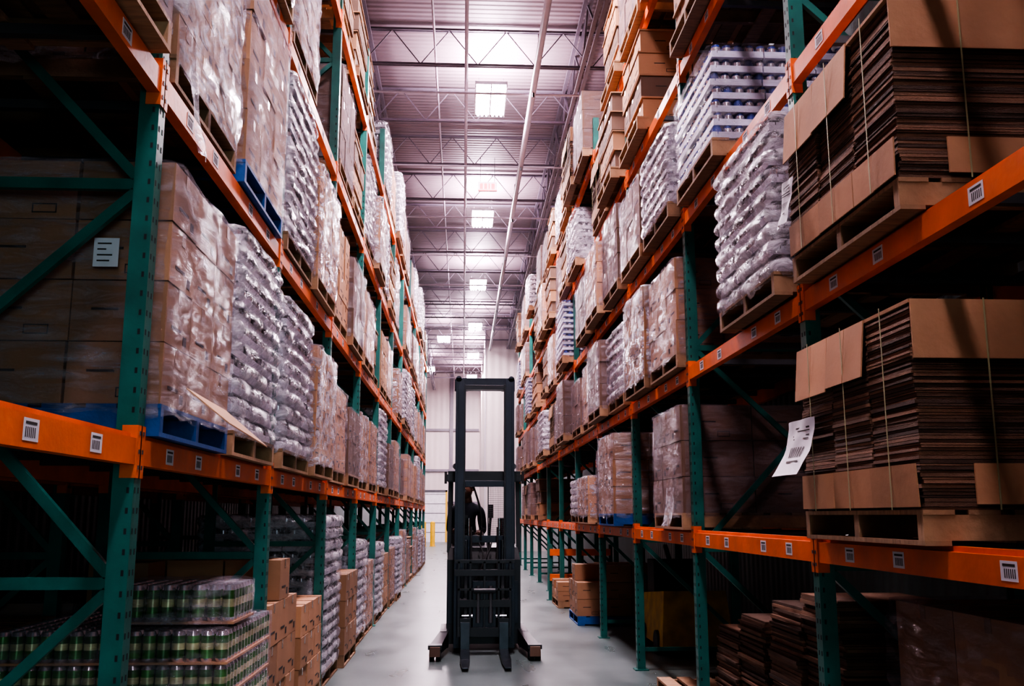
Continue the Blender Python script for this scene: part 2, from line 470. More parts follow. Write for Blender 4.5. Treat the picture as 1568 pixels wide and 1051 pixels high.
rows_parent = bpy.data.objects.new('distant_pallet_goods', None); scene.collection.objects.link(rows_parent)
LXC = LX - W/2 + .04; RXC = RX + W/2 - .07
def lput(i, slot, lev, t, h, pk='wood', seed=0, dx=0, dy=0):
    z = 0.0 if lev == 0 else LLEV[lev - 1]
    y = LY0 + i * BAY + (.72, 1.94)[slot] + dy
    return place(t, h, LXC + dx, y, z + .001, seed, pk, rows_parent if y > 19 else None, rz=0)
def rput(i, slot, lev, t, h, pk='wood', seed=0, dx=0, dy=0):
    z = 0.0 if lev == 0 else RLEV[lev - 1]
    y = RY0 + i * BAY + (.72, 1.94)[slot] + dy
    return place(t, h, RXC + dx, y, z + .001, seed, pk, rows_parent if y > 19 else None, rz=0)

L = {}
L[(0,0,1)] = ('cw', 1.02, 'blue', 1); L[(0,1,1)] = ('ts', 1.12, 'wood', 2)
L[(1,0,1)] = ('ts', 1.05, 'wood', 3); L[(1,1,1)] = ('cs', .92, 'wood', 1)
L[(2,0,1)] = ('cw', .8, 'wood', 2); L[(2,1,1)] = ('dw', .7, 'wood', 2)
L[(3,0,1)] = ('cs', .8, 'wood', 1); L[(3,1,1)] = ('cw', .8, 'wood', 2)
L[(-1,0,2)] = ('dw', 1.0, 'wood', 1); L[(-1,1,2)] = ('dw', 1.0, 'wood', 2)
L[(0,0,2)] = ('cs', 1.15, 'wood', 4); L[(0,1,2)] = ('cw', 1.2, 'blue', 3)
L[(1,0,2)] = ('ts', 1.2, 'wood', 2); L[(1,1,2)] = ('cs', .95, 'wood', 2)
L[(2,0,2)] = ('c', .95, 'wood', 1); L[(2,1,2)] = ('dw', .85, 'wood', 2)
L[(0,0,3)] = ('dw', .9, 'wood', 2); L[(0,1,3)] = ('ts', 1.0, 'wood', 2)
L[(1,0,3)] = ('cs', 1.1, 'wood', 1)
L[(2,0,3)] = ('dw', 1.0, 'wood', 1); L[(2,1,3)] = ('cp', .9, 'wood', 2)
L[(3,0,3)] = ('ts', 1.0, 'wood', 2); L[(3,1,3)] = ('cs', .9, 'wood', 1)
L[(2,0,4)] = ('cp', 1.0, 'wood', 3); L[(2,1,4)] = ('cp', .9, 'wood', 1); L[(3,0,4)] = ('cp', 1.1, 'wood', 3)
L[(0,1,0)] = ('cg', .90, 'wood', 1)
L[(1,0,0)] = ('c', 1.1, 'blue', 2); L[(1,1,0)] = ('c', .95, 'wood', 3)
L[(2,0,0)] = ('ts', 1.4, 'wood', 1); L[(2,1,0)] = ('c', .8, 'wood', 1)
L[(3,0,0)] = ('ts', 1.1, 'wood', 2); L[(3,1,0)] = ('cw', .8, 'wood', 2)
SKL = {(0,0,0), (-1,0,1), (-1,1,1), (-1,0,0), (-1,1,0), (-1,0,3), (-1,1,3), (1,1,3)}
rr = random.Random(11)
ltypes = [('cs', .8, 1), ('cw', .85, 2), ('ts', 1.0, 2), ('c', .8, 1), ('cp', .9, 2), ('ts', 1.12, 2), ('cs', 1.1, 2), ('cw', .8, 2), ('dw', .7, 2)]
for i in range(-1, 11):
    for s in (0, 1):
        for lv in range(5):
            k = (i, s, lv)
            if k in SKL: continue
            if k in L: t, h, pk, sd = L[k]
            else:
                if i < 0: continue
                t, h, sd = rr.choice(ltypes); pk = 'wood'
                if rr.random() < .08: continue
            lput(i, s, lv, t, h, pk, sd, dx=rr.uniform(-.05, .03), dy=rr.uniform(-.03, .03))

Rr = {}
Rr[(-1,1,1)] = ('fl', .78, 'wood', 1)
Rr[(-1,1,2)] = ('fl', .76, 'wood', 3)
Rr[(0,0,2)] = ('ts', .92, 'wood', 1)
Rr[(0,1,3)] = ('tb', .70, 'wood', 2); Rr[(0,1,4)] = ('cp', .9, 'wood', 2)
Rr[(1,0,1)] = ('dw', .85, 'wood', 1)
Rr[(1,0,2)] = ('cw', .78, 'wood', 1); Rr[(1,1,2)] = ('cs', .85, 'wood', 1)
Rr[(1,0,3)] = ('ts', .7, 'wood', 2); Rr[(1,1,3)] = ('dw', .7, 'wood', 2)
Rr[(1,1,4)] = ('cp', .95, 'wood', 3); Rr[(2,0,5)] = ('cp', .95, 'wood', 3)
Rr[(1,0,5)] = ('cp', .9, 'wood', 2); Rr[(2,0,4)] = ('cp', .9, 'wood', 1)
Rr[(2,0,1)] = ('cw', .85, 'blue', 1); Rr[(2,0,2)] = ('ts', .78, 'wood', 2); Rr[(2,1,2)] = ('dw', .8, 'wood', 1)
Rr[(2,1,3)] = ('cw', .78, 'wood', 1); Rr[(3,0,2)] = ('cw', .78, 'wood', 1)
Rr[(3,0,1)] = ('cs', .5, 'wood', 1); Rr[(3,1,1)] = ('ts', .5, 'wood', 2)
Rr[(0,0,0)] = ('ff', 1.0, 'wood', 4); Rr[(0,1,0)] = ('ff', .78, 'wood', 5)
Rr[(3,1,0)] = ('c', .7, 'blue', 2)
Rr[(4,1,0)] = ('c', .3, 'wood', 2)
for s in (0, 1):
    for lv in (1, 2): Rr[(-2, s, lv)] = ('dw', .85, 'wood', 1)  # loads added out of view to block fill light from the right stacks
SKR = {(0,0,1), (0,1,1), (1,1,1), (0,1,2), (0,0,3), (0,0,4), (0,0,5), (0,1,5), (1,0,4)}
rtypes = [('cp', .9, 2), ('cp', .8, 3), ('fl', .78, 1), ('dw', .7, 2), ('cp', .8, 1), ('dw', .8, 1), ('cp', .9, 1), ('tb', .92, 1), ('cw', .85, 2), ('ts', .78, 2), ('dw', .85, 1)]
for i in range(-2, 10):
    for s in (0, 1):
        for lv in range(6):
            k = (i, s, lv)
            if k in SKR: continue
            if k in Rr: t, h, pk, sd = Rr[k]
            else:
                if lv == 0 or i < 0: continue
                if lv == 1 and (rr.random() < .6): continue
                if rr.random() < .14: continue
                t, h, sd = rr.choice(rtypes); pk = 'wood'
            dx = rr.uniform(-.12, .04) if i > 1 else rr.uniform(-.04, .02)
            dy = rr.uniform(-.03, .03)
            if t == 'ff': dx = .20
            if i == -1 and t == 'fl': dx = -.015; dy = -.05
            o = rput(i, s, lv, t, h, pk, sd, dx=dx, dy=dy)
            if i == -1 and t == 'fl': o.scale.y = 1.10

for i in range(-2, 7):
    for s in (0, 1):
        for lv in (0, 1, 2, 3):
            if rr.random() < .12: continue
            t, h, sd = rr.choice([('dw', .7, 2), ('dw', .85, 1), ('cw', .8, 2), ('c', .8, 1)])
            z = 0 if lv == 0 else LLEV[lv - 1]
            place(t, h, -2.52 - DEP/2, LY0 + i * BAY + (.72, 1.94)[s], z + .001, sd, 'wood', rows_parent)

mb = MB(); cans(mb, 0, 1, .62, .5, lh=.2); shell(mb, 0.0, .205, 'film', 3, w=.62, d=.5, rough=.008, ragged=0)
put('shrink_wrapped_can_case', mb.mesh('shrink_wrapped_can_case'), (-1.49, 5.50, .001 + .13 + 5 * .165 + .02))

mb = MB(); pallet(mb, 'wood')
cartons(mb, .13, 1.0, 2, 2, 1, 'carton', random.Random(3), prints=False)
shell(mb, .1, 1.14, 'filmlight', 5, rough=.045, off=.02)
put('large_carton_pallet', mb.mesh('large_carton_pallet'), (RXC + .40, RY0 - BAY + 1.94, .001))

# ---------------------------------------------------------------- hanging labels & film scraps
def sheet_obj(name, x, y, z, w, h, k, seed, side, lean=.05, text=True):
    mb = MB(); nu, nv = 8, 10; vs = []; fs = []
    for j in range(nv + 1):
        for i in range(nu + 1):
            u, v = i / nu, j / nv
            q = Vector((u * 2 + seed, v * 2, seed))
            vs.append((side * (lean * v * v + .015 * noise.noise(q * 1.5) + .012 * math.sin(u * 3)), u * w + .03 * v * noise.noise(q), -v * h))
    for j in range(nv):
        for i in range(nu):
            a = j * (nu + 1) + i; fs.append((a, a + 1, a + nu + 2, a + nu + 1))
    mb.add(vs, fs, k, True)
    if text:
        def P(u, v):
            q = Vector((u * 2 + seed, v * 2, seed))
            return (side * (lean * v * v + .015 * noise.noise(q * 1.5) + .012 * math.sin(u * 3) + .003), u * w + .03 * v * noise.noise(q), -v * h)
        rows = [(.14, .60, .14, .17), (.14, .5, .20, .22), (.14, .7, .28, .30), (.14, .62, .34, .36)]
        rows += [(.2 + k * .07, .235 + k * .07, .5, .68) for k in range(7)] + [(.2, .66, .74, .77)]
        for (u0, u1, v0, v1) in rows:
            mb.add([P(u0, v0), P(u1, v0), P(u1, v1), P(u0, v1)], [(0, 1, 2, 3)], 'ink')
    return put(name, mb.mesh(name), (x, y, z))
fx = RXC - W/2 - .05
sheet_obj('shipping_label_sheet', fx, RY0 - BAY + 2.22, 1.99, .36, .27, 'label', 2, -1, .10)
sheet_obj('shipping_label_sheet', fx, RY0 - BAY + 2.34, 3.22, .16, .24, 'label', 5, -1, .04)
film_parent = bpy.data.objects.new('torn_stretch_film', None); scene.collection.objects.link(film_parent)
for a in ((LXC + W/2 + .03, LY0 + .16, 3.45, .12, .42, 4, 1), (RXC - W/2 - .03, RY0 + BAY + .2, 1.75, .3, .3, 8, -1)):
    o = sheet_obj('film_scrap', a[0], a[1], a[2], a[3], a[4], 'filmheavy', a[5], a[6], .05, False); o.parent = film_parent
mb = MB(); mb.box(0, .1, -.001, .001, 0, .12, 'label')
for i, ww in enumerate((.05, .06, .035, .055)): mb.box(.015, .015 + ww, -.002, -.0005, .022 + i * .024, .028 + i * .024, 'ink')
put('shipping_label', mb.mesh('shipping_label'), (-1.50, LY0 + .115, 2.52))
mb = MB()
mb.hexa([(0, 0, .06), (.02, .60, .03), (.22, .62, -.14), (.17, .05, -.08), (0, 0, .066), (.02, .60, .036), (.22, .62, -.134), (.17, .05, -.074)], 'cap')
put('cardboard_flap', mb.mesh('cardboard_flap'), (LXC + W/2 + .045, LY0 + .32, LLEV[0] + .15))

# ---------------------------------------------------------------- forklift
FX, FY = .255, 11.4
def forklift():
    mb = MB()
    for s in (-1, 1):
        def X(a, b): return (min(s * a, s * b), max(s * a, s * b))
        a, b = X(.315, .345); mb.box(a, b, -.08, .10, .06, 3.13, 'navy')
        for y in (-.08, .08): a, b = X(.245, .315); mb.box(a, b, y, y + .02, .06, 3.13, 'navy')
        a, b = X(.225, .25); mb.box(a, b, -.06, .07, .10, 3.06, 'black')
        a, b = X(.25, .30); mb.box(a, b, -.055, -.03, .10, 3.06, 'black')
        a, b = X(.20, .22); mb.box(a, b, -.05, .05, .14, 1.25, 'black')
        mb.tube((s * .18, .12, .15), (s * .18, .12, 1.25), .032, 14, 'navy')
        mb.tube((s * .18, .12, 1.25), (s * .18, .12, 1.5), .02, 12, 'chrome')
        mb.box(*X(.14, .16), -.02, 0.0, .35, 1.4, 'rubber')
        mb.box(*X(.20, .36), .10, .16, 3.0, 3.14, 'navy')
        mb.tube((s * .31, -.08, 3.12), (s * .31, .12, 3.12), .035, 14, 'navy')
        mb.box(*X(.40, .50), -.05, .75, .06, .24, 'black')
        x0, x1 = .40, .50; u0, u1 = .47, .60
        lo = sorted((s * x0, s * x1)); up = sorted((s * u0, s * u1))
        mb.hexa([(up[0], -.55, .07), (up[1], -.55, .07), (lo[1], -.03, .07), (lo[0], -.03, .07),
                 (up[0], -.55, .15), (up[1], -.55, .15), (lo[1], -.03, .24), (lo[0], -.03, .24)], 'black')
        mb.box(up[0] - .01, up[1] + .01, -.66, -.52, .12, .165, 'black')
        mb.box(up[0] + .01, up[1] - .01, -.70, -.66, .05, .15, 'carton2')
        for wx in (u0 + .03, u1 - .03):
            for wy in (-.60, -.42):
                mb.tube((s * wx - .026, wy, .066), (s * wx + .026, wy, .066), .065, 20, 'rubber')
                mb.tube((s * wx - .028, wy, .066), (s * wx + .028, wy, .066), .025, 12, 'galv')
        fx0, fx1 = sorted((s * .165, s * .265))
        c = (fx0 + fx1) / 2
        mb.hexa([(c - .03, -1.38, .03), (c + .03, -1.38, .03), (fx1, -.95, .025), (fx0, -.95, .025),
                 (c - .03, -1.38, .042), (c + .03, -1.38, .042), (fx1, -.95, .06), (fx0, -.95, .06)], 'forkm')
        mb.hexa([(fx0, -.95, .025), (fx1, -.95, .025), (fx1, -.28, .03), (fx0, -.28, .03),
                 (fx0, -.95, .06), (fx1, -.95, .06), (fx1, -.28, .075), (fx0, -.28, .075)], 'forkm')
        mb.box(fx0, fx1, -.285, -.24, .03, .36, 'forkm')
        mb.box(fx0 - .01, fx1 + .01, -.26, -.2, .25, .4, 'black')
        mb.bar((s * .21, -.20, .25), (s * .21, -.06, .9), .035, .05, 'black')
        mb.bar((s * .25, -.06, .25), (s * .25, -.20, .9), .03, .05, 'black')
        mb.tube((s * .20, -.14, .58), (s * .28, -.14, .58), .035, 12, 'galv')
        mb.bar((s * .41, .28, 1.1), (s * .40, .34, 1.98), .05, .06, 'black')
        mb.bar((s * .41, 1.45, .9), (s * .40, 1.35, 1.98), .05, .07, 'black')
        mb.box(*X(.37, .43), .20, 1.45, 1.96, 2.03, 'black')
        mb.box(*X(.375, .47), .14, .26, 1.93, 2.01, 'black')
        mb.box(*X(.44, .47), .10, .16, 1.90, 2.04, 'rubber')
        mb.tube((s * .34, .10, 2.10), (s * .34, .04, 2.10), .035, 16, 'galv')
    mb.box(-.345, .345, .06, .12, 3.00, 3.15, 'navy')
    mb.box(-.225, .225, -.05, .07, 3.00, 3.05, 'black')
    mb.box(-.345, .345, .1, .15, 1.22, 1.30, 'navy')
    mb.box(-.34, .34, .1, .15, .5, .64, 'navy')
    mb.box(-.43, .43, .16, .24, 1.92, 2.05, 'black')
    mb.box(-.225, .225, -.03, .05, 1.86, 1.93, 'navy')
    for i in range(9):
        y = .34 + i * .125; mb.box(-.39, .39, y, y + .03, 1.98, 2.015, 'black')
    # carriage
    mb.box(-.30, .30, -.24, -.20, .52, .60, 'black'); mb.box(-.30, .30, -.24, -.20, .20, .30, 'black')
    mb.box(-.34, .34, -.24, -.18, .86, .93, 'black')
    mb.box(-.30, .30, -.235, -.205, .70, .725, 'black')
    for x in (-.29, -.16, 0, .16, .29): mb.box(x - .012, x + .012, -.235, -.21, .3, 1.02, 'black')
    mb.box(-.34, .34, -.235, -.205, 1.0, 1.04, 'black')
    mb.box(-.13, .13, -.2, -.1, .3, .8, 'navy')
    for x in (-.07, .07): mb.tube((x, -.22, .35), (x, -.22, .75), .025, 12, 'galv')
    mb.tube((-.12, -.25, .7), (.12, -.25, .7), .03, 12, 'black')
    # body
    mb.box(-.43, .43, .2, .42, .07, 1.02, 'black')
    mb.box(-.43, -.39, .42, 1.0, .07, 1.1, 'black')
    mb.box(.39, .43, .42, 1.6, .07, 1.1, 'black')
    mb.box(-.43, .43, .42, 1.6, .07, .26, 'black')
    mb.box(-.43, .43, 1.0, 1.6, .26, 1.05, 'black')
    mb.hexa([(-.43, .2, 1.02), (.43, .2, 1.02), (.43, .42, 1.02), (-.43, .42, 1.02),
             (-.40, .24, 1.16), (.40, .24, 1.16), (.40, .40, 1.20), (-.40, .40, 1.20)], 'black')
    mb.box(-.42, -.06, .19, .2, .3, .78, 'navy'); mb.box(.05, .40, .19, .2, .3, .78, 'navy')
    for i in range(6): mb.box(.12, .34, .183, .19, .4 + i * .05, .415 + i * .05, 'rubber')
    for s in (-1, 1):
        mb.tube((s * .30 - .05, 1.3, .132), (s * .30 + .05, 1.3, .132), .13, 24, 'rubber')
    # console, steering knob, lever, display, backrest
    mb.hexa([(-.36, .36, 1.15), (.02, .36, 1.15), (.02, .5, 1.2), (-.36, .5, 1.2),
             (-.34, .36, 1.28), (.0, .36, 1.28), (.0, .5, 1.33), (-.34, .5, 1.33)], 'rubber')
    mb.tube((-.22, .44, 1.31), (-.22, .43, 1.35), .10, 22, 'rubber'); mb.tube((-.16, .43, 1.35), (-.16, .43, 1.41), .022, 12, 'rubber')
    mb.tube((.06, .40, 1.15), (.08, .38, 1.50), .016, 12, 'black'); mb.tube((.08, .38, 1.50), (.08, .38, 1.66), .035, 14, 'rubber')
    mb.box(-.40, -.10, .98, 1.06, 1.05, 1.45, 'rubber')
    mb.box(-.33, -.19, .34, .37, 1.42, 1.53, 'black'); mb.box(-.27, -.25, .35, .37, 1.3, 1.42, 'black')
    mb.box(.22, .38, 1.0, 1.35, 1.05, 1.5, 'rubber')
    # mesh screen
    for i in range(10): mb.box(.05 + i * .020, .053 + i * .020, .14, .143, 1.30, 1.92, 'galv')
    for i in range(25): mb.box(.05, .235, .14, .143, 1.32 + i * .024, 1.323 + i * .024, 'galv')
    mb.box(.04, .05, .135, .15, 1.28, 1.92, 'black'); mb.box(.235, .245, .135, .15, 1.28, 1.92, 'black')
    for k in range(3):
        pts = []
        for i in range(13):
            t = i / 12; pts.append((-.06 + .05 * k + .05 * math.sin(t * 5 + k), .04 - .08 * math.sin(t * math.pi), 1.22 - t * .55))
        mb.path(pts, .010, 8, 'rubber')
    mb.path([(-.04, .06, 1.25), (-.03, .04, 1.45), (-.05, .03, 1.62), (-.09, .04, 1.75), (-.14, .05, 1.9)], .012, 8, 'rubber')
    mb.tube((-.25, -.17, .42), (.25, -.17, .42), .022, 12, 'chrome')
    o = put('reach_truck_forklift', mb.mesh('reach_truck_forklift'), (FX, FY, 0.0))
    bv = o.modifiers.new('bev', 'BEVEL'); bv.width = .006; bv.segments = 2; bv.limit_method = 'ANGLE'
    return o
forklift()

# ---------------------------------------------------------------- operator (standing in the cab, at the left side)
def skinned(name, verts, edges, radii, mat, parent, root=0, sub=2):
    me = bpy.data.meshes.new(name); me.from_pydata(verts, edges, []); me.materials.append(M[mat])
    o = put(name, me, parent=parent)
    md = o.modifiers.new('skin', 'SKIN')
    sv = me.skin_vertices[0].data
    for i, r in enumerate(radii): sv[i].radius = (r if isinstance(r, tuple) else (r, r)); sv[i].use_root = (i == root)
    md.use_smooth_shade = True
    ss = o.modifiers.new('sub', 'SUBSURF'); ss.levels = sub; ss.render_levels = sub
    return o
op = bpy.data.objects.new('forklift_operator', None); scene.collection.objects.link(op)
op.location = (FX - .20, FY + .72, .262)
bv = [(0, .02, .86), (0, .03, 1.05), (-.01, .02, 1.22), (-.01, .0, 1.36), (-.01, -.02, 1.43),
      (.09, .02, .80), (.10, -.02, .45), (.10, .02, .10), (.11, -.10, .04),
      (-.09, .02, .80), (-.10, -.02, .45), (-.10, .02, .10), (-.11, -.10, .04),
      (.17, .0, 1.33), (.20, .03, 1.08), (.16, -.17, 1.07),
      (-.18, .0, 1.33), (-.21, .03, 1.08), (-.14, -.18, 1.10)]
be = [(0, 1), (1, 2), (2, 3), (3, 4), (0, 5), (5, 6), (6, 7), (7, 8), (0, 9), (9, 10), (10, 11), (11, 12),
      (3, 13), (13, 14), (14, 15), (3, 16), (16, 17), (17, 18)]
br = [(.14, .10), (.13, .10), (.15, .11), (.12, .09), (.055, .055), (.085, .09), (.065, .065), (.05, .05), (.045, .035),
      (.085, .09), (.065, .065), (.05, .05), (.045, .035), (.065, .065), (.05, .05), (.036, .036), (.065, .065), (.05, .05), (.036, .036)]
skinned('body', bv, be, br, 'cloth', op)
def head():
    mb = MB(); nu, nv = 28, 20; vs = []; fs = []
    for j in range(nv + 1):
        ph = math.pi * j / nv
        for i in range(nu):
            th = 2 * math.pi * i / nu
            x, y, z = math.sin(ph) * math.sin(th), -math.sin(ph) * math.cos(th), math.cos(ph)
            X, Y, Z = x * .075, y * .095, z * .118
            if Z < -.02: X *= 1 - .25 * min(1, (-Z - .02) / .1); Y *= 1 - .12 * min(1, (-Z - .02) / .1)
            if y < -.7:
                X_ = abs(X)
                if X_ < .018 and -.035 < Z < .02: Y -= .022 * (1 - X_ / .018) * (1 - abs(Z + .02) / .045 if Z > -.02 else 1)
                if .015 < X_ < .045 and -.0 < Z < .025: Y += .008
            vs.append((X, Y, Z))
    for j in range(nv):
        for i in range(nu):
            k = (i + 1) % nu; fs.append((j * nu + i, (j + 1) * nu + i, (j + 1) * nu + k, j * nu + k))
    mb.add(vs, fs, 'skin', True)
    hv = [(x * 1.09, y * 1.08 + .006, z * 1.06 + .004) for x, y, z in vs]
    hf = [f for f in fs if all(vs[q][2] > .045 or (vs[q][1] > .02 and vs[q][2] > -.05) for q in f)]
    mb.add(hv, hf, 'hair', True)
    for s in (-1, 1):
        mb.tube((s * .030, -.083, .012), (s * .030, -.093, .012), .011, 10, 'label'); mb.tube((s * .030, -.092, .012), (s * .030, -.0945, .012), .005, 8, 'ink')
        mb.bar((s * .016, -.094, .034), (s * .045, -.086, .034), .006, .006, 'hair')
        mb.tube((s * .072, .005, -.002), (s * .086, .018, .004), .022, 12, 'skin', r2=.026)
    mb.bar((-.022, -.086, -.058), (.022, -.086, -.058), .006, .007, 'carton2')
    mb.tube((0, .01, -.17), (0, .005, -.07), .05, 16, 'skin')
    o = put('head', mb.mesh('head'), (-.01, -.03, 1.58), parent=op); o.rotation_euler = (.3, 0, -.5); return o
head()
for s, wp in ((1, Vector((.155, -.20, 1.07))), (-1, Vector((-.135, -.21, 1.10)))):
    vv = [wp + Vector((0, .02, 0)), wp + Vector((0, -.045, .0))]; ee = [(0, 1)]; rad = [.026, (.034, .017)]
    for k in range(4):
        b0 = wp + Vector(((k - 1.5) * .018, -.075, .004)); n = len(vv); ln = (.026, .031, .029, .022)[k]
        vv += [b0, b0 + Vector((0, -ln, -.006)), b0 + Vector((0, -ln * 1.5, -.026)), b0 + Vector((0, -ln * 1.3, -.045))]
        ee += [(1, n), (n, n + 1), (n + 1, n + 2), (n + 2, n + 3)]; rad += [.0095, .009, .0085, .007]
    n = len(vv); th = -s
    vv += [wp + Vector((th * .034, -.02, -.004)), wp + Vector((th * .05, -.05, -.014)), wp + Vector((th * .046, -.075, -.026))]
    ee += [(0, n), (n, n + 1), (n + 1, n + 2)]; rad += [.012, .0105, .009]
    skinned('hand', [tuple(v) for v in vv], ee, rad, 'skin', op, sub=1)

# ---------------------------------------------------------------- room shell
YE, YB, XL, XR, ZC = 58.0, -7.0, -4.3, 3.7, 10.0
def plane_obj(name, pts, mat):
    me = bpy.data.meshes.new(name); me.from_pydata(pts, [], [(0, 1, 2, 3)]); me.materials.append(mat)
    return put(name, me)
m, nt, b = newmat('polished_concrete'); N, Lk = nt.nodes, nt.links
tc = N.new('ShaderNodeTexCoord')
n1 = N.new('ShaderNodeTexNoise'); n1.inputs['Scale'].default_value = .9; n1.inputs['Detail'].default_value = 9; n1.inputs['Roughness'].default_value = .7
n2 = N.new('ShaderNodeTexNoise'); n2.inputs['Scale'].default_value = 25; n2.inputs['Detail'].default_value = 6
mp = N.new('ShaderNodeMapping'); mp.inputs['Scale'].default_value = (2, .6, 1)
n3 = N.new('ShaderNodeTexNoise'); n3.inputs['Scale'].default_value = 1.2; n3.inputs['Detail'].default_value = 3
Lk.new(tc.outputs['Object'], n1.inputs['Vector']); Lk.new(tc.outputs['Object'], n2.inputs['Vector'])
Lk.new(tc.outputs['Object'], mp.inputs['Vector']); Lk.new(mp.outputs[0], n3.inputs['Vector'])
ad = N.new('ShaderNodeMath'); ad.operation = 'ADD'; Lk.new(n1.outputs['Fac'], ad.inputs[0]); Lk.new(n3.outputs['Fac'], ad.inputs[1])
cr = N.new('ShaderNodeValToRGB'); cr.color_ramp.elements[0].position = .38; cr.color_ramp.elements[0].color = (.075, .106, .102, 1)
cr.color_ramp.elements[1].position = .64; cr.color_ramp.elements[1].color = (.155, .195, .188, 1)
hv = N.new('ShaderNodeMath'); hv.operation = 'MULTIPLY'; hv.inputs[1].default_value = .5; Lk.new(ad.outputs[0], hv.inputs[0])
Lk.new(hv.outputs[0], cr.inputs['Fac']); Lk.new(cr.outputs[0], b.inputs['Base Color'])
mr = N.new('ShaderNodeMapRange'); mr.inputs['To Min'].default_value = .22; mr.inputs['To Max'].default_value = .38
Lk.new(n3.outputs['Fac'], mr.inputs['Value']); Lk.new(mr.outputs[0], b.inputs['Roughness'])
b.inputs['Specular IOR Level'].default_value = .45
bp = N.new('ShaderNodeBump'); bp.inputs['Strength'].default_value = .05; Lk.new(n2.outputs['Fac'], bp.inputs['Height']); Lk.new(bp.outputs[0], b.inputs['Normal'])
concrete = m
plane_obj('floor', [(XL, YB, 0), (XR, YB, 0), (XR, YE, 0), (XL, YE, 0)], concrete)

def ribbed(name, col, axis, freq, rough=.5, strength=.6):
    m, nt, b = newmat(name); N, Lk = nt.nodes, nt.links
    b.inputs['Roughness'].default_value = rough
    tc = N.new('ShaderNodeTexCoord'); wv = N.new('ShaderNodeTexWave'); wv.bands_direction = axis
    wv.inputs['Scale'].default_value = freq
    Lk.new(tc.outputs['Object'], wv.inputs['Vector'])
    nz = N.new('ShaderNodeTexNoise'); nz.inputs['Scale'].default_value = .7; nz.inputs['Detail'].default_value = 5
    Lk.new(tc.outputs['Object'], nz.inputs['Vector'])
    mr = N.new('ShaderNodeMapRange'); mr.inputs['To Min'].default_value = .8; mr.inputs['To Max'].default_value = 1.2
    Lk.new(nz.outputs['Fac'], mr.inputs['Value'])
    vm = N.new('ShaderNodeVectorMath'); vm.operation = 'SCALE'; vm.inputs[0].default_value = col
    Lk.new(mr.outputs[0], vm.inputs['Scale']); Lk.new(vm.outputs[0], b.inputs['Base Color'])
    bp = N.new('ShaderNodeBump'); bp.inputs['Strength'].default_value = strength; bp.inputs['Distance'].default_value = .04
    Lk.new(wv.outputs['Fac'], bp.inputs['Height']); Lk.new(bp.outputs[0], b.inputs['Normal'])
    return m
deck = ribbed('corrugated_roof_deck', (.25, .20, .215), 'Y', 2.2, .5, .35)
panel = ribbed('insulated_wall_panel', (.14, .17, .17), 'Y', 1.6, .5, .3)
panelx = ribbed('insulated_wall_panel_end', (.55, .47, .46), 'X', .9, .45, .25)
plane_obj('ceiling', [(XL, YB, ZC), (XL, YE, ZC), (XR, YE, ZC), (XR, YB, ZC)], deck)
plane_obj('wall_left', [(XL, YB, 0), (XL, YE, 0), (XL, YE, ZC), (XL, YB, ZC)], panel)
plane_obj('wall_right', [(XR, YB, 0), (XR, YB, ZC), (XR, YE, ZC), (XR, YE, 0)], panel)
plane_obj('wall_back', [(XL, YE, 0), (XR, YE, 0), (XR, YE, ZC), (XL, YE, ZC)], panelx)
plane_obj('wall_front', [(XL, YB, 0), (XL, YB, ZC), (XR, YB, ZC), (XR, YB, 0)], panel)
M['wallp'] = panelx
mb = MB(); mb.box(1.0, XR - .005, 43, YE - .01, 0.0, ZC - .005, 'wallp')
mb.box(.96, 1.0, 42.97, 43.05, 0, ZC - .01, 'pipe')
put('wall_end', mb.mesh('wall_end'))
mb = MB()
for z in (2.2, 4.1, 6.5): mb.box(XL + .1, .95, YE - .12, YE - .01, z, z + .14, 'steelw')
for x in (-3.2, -.8): mb.box(x, x + .2, YE - .14, YE - .01, 0, ZC - .05, 'steelw')
put('trim_1', mb.mesh('trim_1'))
mb = MB()
mb.box(-2.9, -1.0, YE - .2, YE - .15, 0.002, 2.9, 'lhouse')
for i in range(5): mb.box(-2.9, -1.0, YE - .21, YE - .2, .55 * (i + 1), .55 * (i + 1) + .03, 'galv')
mb.box(-3.0, -2.9, YE - .24, YE - .15, 0.002, 3.0, 'yellow'); mb.box(-1.0, -.9, YE - .24, YE - .15, 0.002, 3.0, 'yellow')
mb.box(-3.0, -.9, YE - .24, YE - .15, 2.9, 3.02, 'galv')
put('door_1', mb.mesh('door_1'))
mb = MB(); mb.box(-.3, 3.2, YB + .02, YB + .04, .9, 3.9, 'fillpane')  # glowing framed panel added behind the camera to go with the fill light
for x in (-.35, .82, 1.99, 3.16): mb.box(x, x + .06, YB + .01, YB + .08, .85, 3.95, 'galv')
for z in (.85, 2.4, 3.9): mb.box(-.35, 3.22, YB + .01, YB + .08, z, z + .06, 'galv')
put('added_fill_panel', mb.mesh('added_fill_panel'))
ld = bpy.data.lights.new('added_fill_light', 'AREA'); ld.shape = 'RECTANGLE'; ld.size = 3.3; ld.size_y = 2.9; ld.energy = 300; ld.color = (.66, .95, 1.0)  # cool fill light added behind the camera
lo = bpy.data.objects.new('added_fill_light', ld); scene.collection.objects.link(lo); lo.location = (1.45, YB + .12, 2.4)
lo.rotation_euler = (math.radians(90), 0, math.radians(22))
for x, y in ((-1.95, 50), (-1.5, 50), (-1.9, 45)):
    mb = MB(); mb.tube((0, 0, 0), (0, 0, 1.2), .12, 18, 'yellow'); mb.tube((0, 0, 1.2), (0, 0, 1.25), .12, 18, 'yellow', r2=.04)
    mb.tube((0, 0, 0), (0, 0, .02), .18, 18, 'yellow')
    put('yellow_bollard', mb.mesh('yellow_bollard'), (x, y, 0))
mb = MB()
for z in (.35, .80): mb.box(1.62, 2.75, 0, .06, z, z + .12, 'orange')
